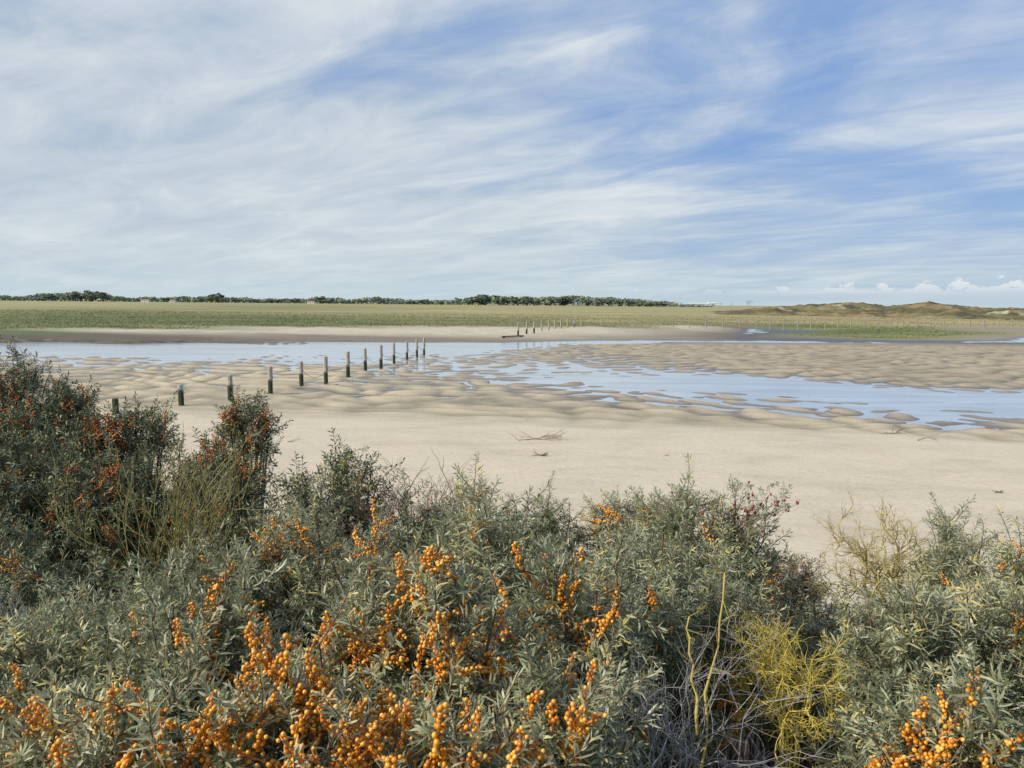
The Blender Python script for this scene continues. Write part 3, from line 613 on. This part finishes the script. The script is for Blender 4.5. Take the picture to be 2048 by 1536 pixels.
# second row
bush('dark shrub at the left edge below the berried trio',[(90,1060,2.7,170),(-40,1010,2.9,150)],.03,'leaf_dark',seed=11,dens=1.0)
bush('darker toned shrub in front of the olive bare bush',[(420,1085,2.5,150),(270,1120,2.4,110)],.08,seed=12,tb=-.2)  # tint shifted down for variety between shrubs
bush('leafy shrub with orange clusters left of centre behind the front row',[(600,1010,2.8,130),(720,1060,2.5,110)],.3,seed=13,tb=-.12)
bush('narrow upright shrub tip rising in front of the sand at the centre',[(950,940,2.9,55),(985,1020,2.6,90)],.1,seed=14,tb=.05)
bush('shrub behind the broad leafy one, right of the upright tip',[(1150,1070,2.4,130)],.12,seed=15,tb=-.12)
bush('tall shrub entangled with the red rose hips, right of centre',[(1385,955,2.7,70),(1450,1010,2.6,115),(1310,1035,2.5,100)],.08,seed=16,tb=.03)
bush('shrub below the rose hips above the grey bare twigs',[(1400,1120,2.0,140),(1290,1180,1.8,100)],.06,seed=17,tb=-.06)
bush('shrub at the right in front of the bare yellow shrub',[(1790,1170,2.5,100),(1880,1140,2.5,90)],.03,seed=18,tb=.03)
bush('small shrub tip in front of the sand at the far right',[(1905,1010,3.0,50),(1930,1090,2.8,90)],.03,seed=19)
bush('rounded shrub cut by the right edge of the view',[(2030,1068,2.6,100)],.05,seed=20,tb=-.03)
# third row
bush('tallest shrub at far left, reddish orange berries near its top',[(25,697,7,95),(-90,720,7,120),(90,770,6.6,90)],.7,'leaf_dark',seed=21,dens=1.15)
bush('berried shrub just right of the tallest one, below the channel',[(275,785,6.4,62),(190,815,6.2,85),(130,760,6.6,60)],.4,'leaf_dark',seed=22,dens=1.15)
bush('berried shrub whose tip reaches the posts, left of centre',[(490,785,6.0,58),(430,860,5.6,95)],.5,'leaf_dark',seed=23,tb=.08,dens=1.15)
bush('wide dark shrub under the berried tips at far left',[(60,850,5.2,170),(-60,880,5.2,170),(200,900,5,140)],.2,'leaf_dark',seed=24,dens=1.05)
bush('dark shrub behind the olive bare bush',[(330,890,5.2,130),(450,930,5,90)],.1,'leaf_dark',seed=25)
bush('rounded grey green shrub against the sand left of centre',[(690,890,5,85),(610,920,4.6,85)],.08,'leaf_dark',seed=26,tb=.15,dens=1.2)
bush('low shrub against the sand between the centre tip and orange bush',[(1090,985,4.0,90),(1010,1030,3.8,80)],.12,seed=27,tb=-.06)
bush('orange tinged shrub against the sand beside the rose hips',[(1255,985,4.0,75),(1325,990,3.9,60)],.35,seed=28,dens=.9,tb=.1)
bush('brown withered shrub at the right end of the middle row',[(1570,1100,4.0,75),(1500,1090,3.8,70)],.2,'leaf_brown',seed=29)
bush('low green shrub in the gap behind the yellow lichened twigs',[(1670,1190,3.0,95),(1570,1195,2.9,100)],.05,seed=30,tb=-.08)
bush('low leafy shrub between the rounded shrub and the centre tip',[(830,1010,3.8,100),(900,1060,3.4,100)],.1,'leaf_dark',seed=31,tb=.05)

# ---------- bare shrubs
def grow_twigs(mb,p,d,L,rad,depth,r,spread=.6,up=.15,nseg=6,kids=4,flat=False,tint=.5,wig=.12,tips=None,k=4):
    P=[p]; dd=d/np.linalg.norm(d)
    for i in range(nseg):
        dd=dd+r.normal(0,wig,3)+np.array([0,0,up/nseg]); 
        if flat: dd[2]*=.3
        dd/=np.linalg.norm(dd); P.append(P[-1]+dd*L/nseg)
    P=np.array(P); mb.tube(P,np.linspace(rad,rad*.45,nseg+1),k,tint=np.clip(tint+r.normal(0,.12),0,1),cap=False)
    if depth<=0:
        if tips is not None: tips.append(P[-1])
        return
    for j in range(kids):
        t=r.uniform(.25,1.0) if j else 1.0; i=min(int(t*nseg),nseg); tg=P[min(i+1,nseg)]-P[max(i-1,0)]; tg/=np.linalg.norm(tg)
        o=r.normal(size=3); o-=tg*o.dot(tg); o/=np.linalg.norm(o)
        nd_=tg+o*spread*r.uniform(.6,1.3)
        grow_twigs(mb,P[i],nd_,L*r.uniform(.45,.7),rad*.6,depth-1,r,spread,up,max(3,nseg-1),kids,flat,tint,wig,tips,3)
def bare(name,label,cat,px,ptop,dist,hw,mat,stems,seed,depth=3,rad=.008,frac=1.0,kids=4,spread=.6,down=None,cone=.5,wig=.12,up=.3,tint=.5):
    r=np.random.default_rng(seed); t=atY(px,ptop,dist); g0=gz(t[0],dist); zb=g0 if down is None else t[2]-down
    root=empty(name,(t[0],dist,g0),label,cat); base=np.array([t[0],dist,g0]); mb=MB(); tips=[]; Ht=t[2]-zb; W=hw/FP*dist
    for i in range(stems):
        b0=np.array([t[0]+r.normal(0,W*.25),dist+r.normal(0,W*.25),zb]); a=r.uniform(0,6.28); c=cone*r.uniform(.2,1)
        mb.tube([[t[0],dist,min(g0-.05,zb-.1)],b0],[rad*1.3,rad],4,cap=False)
        grow_twigs(mb,b0,np.array([math.cos(a)*c*W/Ht*2,math.sin(a)*c*W/Ht*2,1]),Ht*.55*frac,rad,depth,r,spread,up,6,kids,False,tint,wig,tips)
    mb.build('branches',MAT[mat],root,off=base)
    return root,base,np.array(tips),r
bare('bare_shrub','olive bare shrub with upright yellowish twigs in the left foreground','shrub',355,885,4.0,100,'lichen_green',12,201,3,.0075,down=1.2,spread=.5)
bare('bare_shrub','reddish leafless bramble between the rounded shrub and the centre','shrub',820,920,4.2,85,'redtwig',14,202,3,.006,down=.9,spread=.8,up=.1)
bare('bare_shrub','bare straw yellow shrub against the sand at the right','shrub',1775,1000,3.1,70,'lichen_pale',7,203,4,.0085,down=.5,spread=.8,wig=.22,frac=.98,kids=4,up=.08,tint=.55)
bare('bare_shrub','bright yellow lichened twigs in the dark hollow at lower right','shrub',1595,1175,1.7,62,'lichen',9,204,4,.0036,down=.36,spread=.8,wig=.24,frac=.85,up=.1,tint=.7,kids=4)
bare('bare_shrub','thicket of grey dead twigs at the bottom right of centre','shrub',1340,1260,1.3,110,'twig_grey',9,205,3,.0028,down=.5,spread=.85,wig=.16,up=.1)
bare('bare_shrub','grey leafless twigs sticking up at the far left','shrub',60,1150,1.9,60,'twig_grey',5,206,2,.0025,down=.3,spread=.6)
for (px0,py0,px1,py1,Y,lb,sd) in [(1400,1520,1450,1150,1.30,'yellow lichened stem rising tall through the grey twigs',1),(1395,1400,1375,1230,1.32,'shorter yellow lichened stem beside the tall one among grey twigs',2)]:
    r=np.random.default_rng(sd+300); A=atY(px0,py0+60,Y);B=atY(px1,py1,Y+.05); root=empty('lichened_branch',A,lb,'branch'); mb=MB()
    t=np.linspace(0,1,10)[:,None]; P=A*(1-t)+B*t+r.normal(0,.003,(10,3)); mb.tube(P,np.linspace(.0034,.0015,10)*(1+.15*r.normal(size=10)),5,tint=.45)
    for i in range(3,10):
        o=r.normal(size=3)*.6+np.array([0,0,.5]); grow_twigs(mb,P[i],o,.035,.0010,1,r,.6,.1,4,3,tint=.35)
    mb.build('stem',MAT['lichen'],root,off=A)
def hipmesh():
    mb=MB(); V,T=I2; mb.add(V*np.array([.0045,.0045,.0065])+np.array([0,0,-.006]),None,T,.6); mb.tube([[0,0,-.001],[0,0,.010]],.0008,4,tint=0); return mb.mesh('rose_hip',MAT['hip'])
HIP=hipmesh()
for (px,pt,d,hw,st,lb,sd,n,lod) in [(1470,935,2.6,50,6,'dog rose with red hips arching above the middle shrubs right of centre',211,50,1),(850,985,3.9,60,6,'sparse dog rose with a few red hips left of the centre tip',212,30,1)]:
    root,base,tips,r=bare('dog_rose',lb,'shrub',px,pt,d,hw,'redtwig',st,sd,3,.0026,down=.36,spread=.5,wig=.14,cone=.25,kids=3,frac=.82)
    for p in tips[r.permutation(len(tips))[:n]]:
        o=link('rose_hip',HIP,root,loc=tuple(p-base)); o.rotation_euler=(r.normal(0,.5),r.normal(0,.5),0); s=r.uniform(.75,1.15); o.scale=(s,s,s)
    V=tips[r.permutation(len(tips))[:int(len(tips)*.25)]]
    mb=MB(); mt=MB(); place_shoots(mb,mt,SH1,V,r.normal(size=(len(V),3))+np.array([0,0,.4]),np.full(len(V),.5),r); mb.build('foliage',MAT['leaf_dark'],root,off=base)

# ---------- drift debris on the beach
def debris(px,py,L,label,seed,name='driftwood_branch',cat='driftwood',n=5,mat='wood',rad=.02,ang0=0,depth=2):
    r=np.random.default_rng(seed); p=atz(px,py,.6); p=atz(px,py,gz(p[0],p[1])); p[2]=gz(p[0],p[1])
    root=empty(name,p,label,cat); mb=MB()
    for i in range(n):
        a=ang0+r.normal(0,.45)+(math.pi if i%3==2 else 0)
        grow_twigs(mb,p+np.array([0,0,rad*1.2+.02*i/n]),np.array([math.cos(a),math.sin(a)*.6,.16]),L,rad,depth,r,.5,.0,6,3,False,.5,.12)
    mb.build('branches',MAT[mat],root,off=p)
debris(1075,878,.66,'tangled driftwood branch lying on the sand at the centre',401,n=6,rad=.015)
debris(1080,912,.15,'small dark tuft of seaweed below the driftwood branch',402,'seaweed_tuft','seaweed',7,'bark',.012)
debris(1785,863,.3,'small brown clump of drift reed at the right water edge',403,'drift_reed','reed',7,'wood',.015)
debris(1835,880,.9,'long thin stick lying on the sand at the right',404,'driftwood_stick','stick',2,'wood',.012,ang0=-.3,depth=1)
debris(1995,988,.08,'dark scrap of seaweed on the sand near the right edge',405,'seaweed_scrap','seaweed',6,'bark',.01)
debris(1330,912,.15,'tiny twig on the sand above the rose hips',406,'twig','twig',2,'wood',.006,depth=1)
debris(575,884,.35,'thin twig lying on the sand right of the berried tip',407,'twig','twig',2,'wood',.01,depth=1)

# ---------- world
AZ=R(-112); EL=R(34)
W=bpy.data.worlds.new('World'); bpy.context.scene.world=W; W.use_nodes=True; nt=W.node_tree; bg=nt.nodes['Background']
try:
    W.cycles.sampling_method='MANUAL'; W.cycles.sample_map_resolution=256
except Exception as e: print(e)
sky=nd(nt,'ShaderNodeTexSky'); sky.sky_type='NISHITA'; sky.sun_disc=False; sky.sun_elevation=EL; sky.sun_rotation=AZ; sky.air_density=1.0; sky.dust_density=.6; sky.ozone_density=2.0
tc=nd(nt,'ShaderNodeTexCoord'); sx=nd(nt,'ShaderNodeSeparateXYZ'); nt.links.new(tc.outputs['Generated'],sx.inputs[0]); x,y,z=sx.outputs
zc=M(nt,'ADD',M(nt,'MAXIMUM',z,0.0),.11)
th=R(-50); ua=(math.sin(th),math.cos(th))
al=M(nt,'DIVIDE',M(nt,'ADD',M(nt,'MULTIPLY',x,ua[0]),M(nt,'MULTIPLY',y,ua[1])),zc)
ac=M(nt,'DIVIDE',M(nt,'ADD',M(nt,'MULTIPLY',x,ua[1]),M(nt,'MULTIPLY',y,-ua[0])),zc)
def cv(a,b,sa,sb,o=0.):
    n=nd(nt,'ShaderNodeCombineXYZ'); sock(nt,n.inputs[0],M(nt,'MULTIPLY',a,sa)); sock(nt,n.inputs[1],M(nt,'MULTIPLY',b,sb)); n.inputs[2].default_value=o; return n.outputs[0]
n1=noise(nt,cv(al,ac,.66,1.05,1.3),1.0,6,.56,.6)
n2=noise(nt,cv(al,ac,1.3,2.8,4.1),1.0,7,.62,.8)
n3=noise(nt,cv(al,ac,.30,.42,7.7),1.0,3,.5,.2)
az=M(nt,'ARCTAN2',x,y)
bias=maprange(nt,az,-.48,.42,.30,-.065)
cov=M(nt,'ADD',M(nt,'ADD',M(nt,'MULTIPLY',n1,.78),M(nt,'MULTIPLY',n2,.36)),M(nt,'ADD',M(nt,'MULTIPLY',M(nt,'SUBTRACT',n3,.5),.45),bias))
low=maprange(nt,z,.0,.20,.14,0.0)
cf=maprange(nt,M(nt,'ADD',cov,low),.38,.84,0.06,.97)
cloudc=ramp(nt,M(nt,'ADD',M(nt,'MULTIPLY',n2,.5),M(nt,'MULTIPLY',n1,.55)),[(.39,(.48,.565,.655)),(.53,(.60,.67,.735)),(.68,(.77,.81,.84))])
skyc=mixc(nt,1.0,sky.outputs[0],(.085,.085,.093,1),'MULTIPLY')
skyc=mixc(nt,.75,skyc,(.175,.355,.75,1))
c=mixc(nt,cf,skyc,cloudc)
haze=M(nt,'POWER',2.718,M(nt,'MULTIPLY',M(nt,'MAXIMUM',z,0.),-12.))
c=mixc(nt,M(nt,'MULTIPLY',haze,.78),c,(.55,.67,.72,1))
cn=noise(nt,cv(az,z,42,80,2.2),1.0,5,.62,.2)
cumh=maprange(nt,az,.06,.60,.011,.028,False)
cm=M(nt,'MULTIPLY',maprange(nt,M(nt,'SUBTRACT',M(nt,'ADD',M(nt,'MULTIPLY',M(nt,'SUBTRACT',cn,.5),.06),cumh),z),.0,.004),maprange(nt,z,.0,.009))
cm=M(nt,'MULTIPLY',cm,maprange(nt,az,.07,.2))
c=mixc(nt,M(nt,'MULTIPLY',cm,.65),c,mixc(nt,maprange(nt,z,.010,.028),(.50,.60,.69,1),(.88,.89,.88,1)))
nt.links.new(c,bg.inputs[0]); bg.inputs[1].default_value=1.0
# ---------- sun
s=bpy.data.lights.new('sun','SUN'); s.energy=4.6; s.angle=R(.6); s.color=(1,.925,.79); so=bpy.data.objects.new('sun',s); C.objects.link(so)
dv=Vector((math.sin(AZ)*math.cos(EL),math.cos(AZ)*math.cos(EL),math.sin(EL))); so.rotation_mode='QUATERNION'; so.rotation_quaternion=dv.to_track_quat('Z','Y')
# ---------- camera
cam=bpy.data.cameras.new('camera'); cam.sensor_width=36; cam.lens=FP/2048*36; cam.clip_start=.05; cam.clip_end=20000
co=bpy.data.objects.new('camera',cam); C.objects.link(co); co.matrix_world=Matrix.Translation((0,0,H))@CM; bpy.context.scene.camera=co
sc=bpy.context.scene; sc.view_settings.view_transform='Standard'; sc.view_settings.look='None'; sc.view_settings.exposure=0
print('foliage faces',stats,'ground verts',nx*ny)
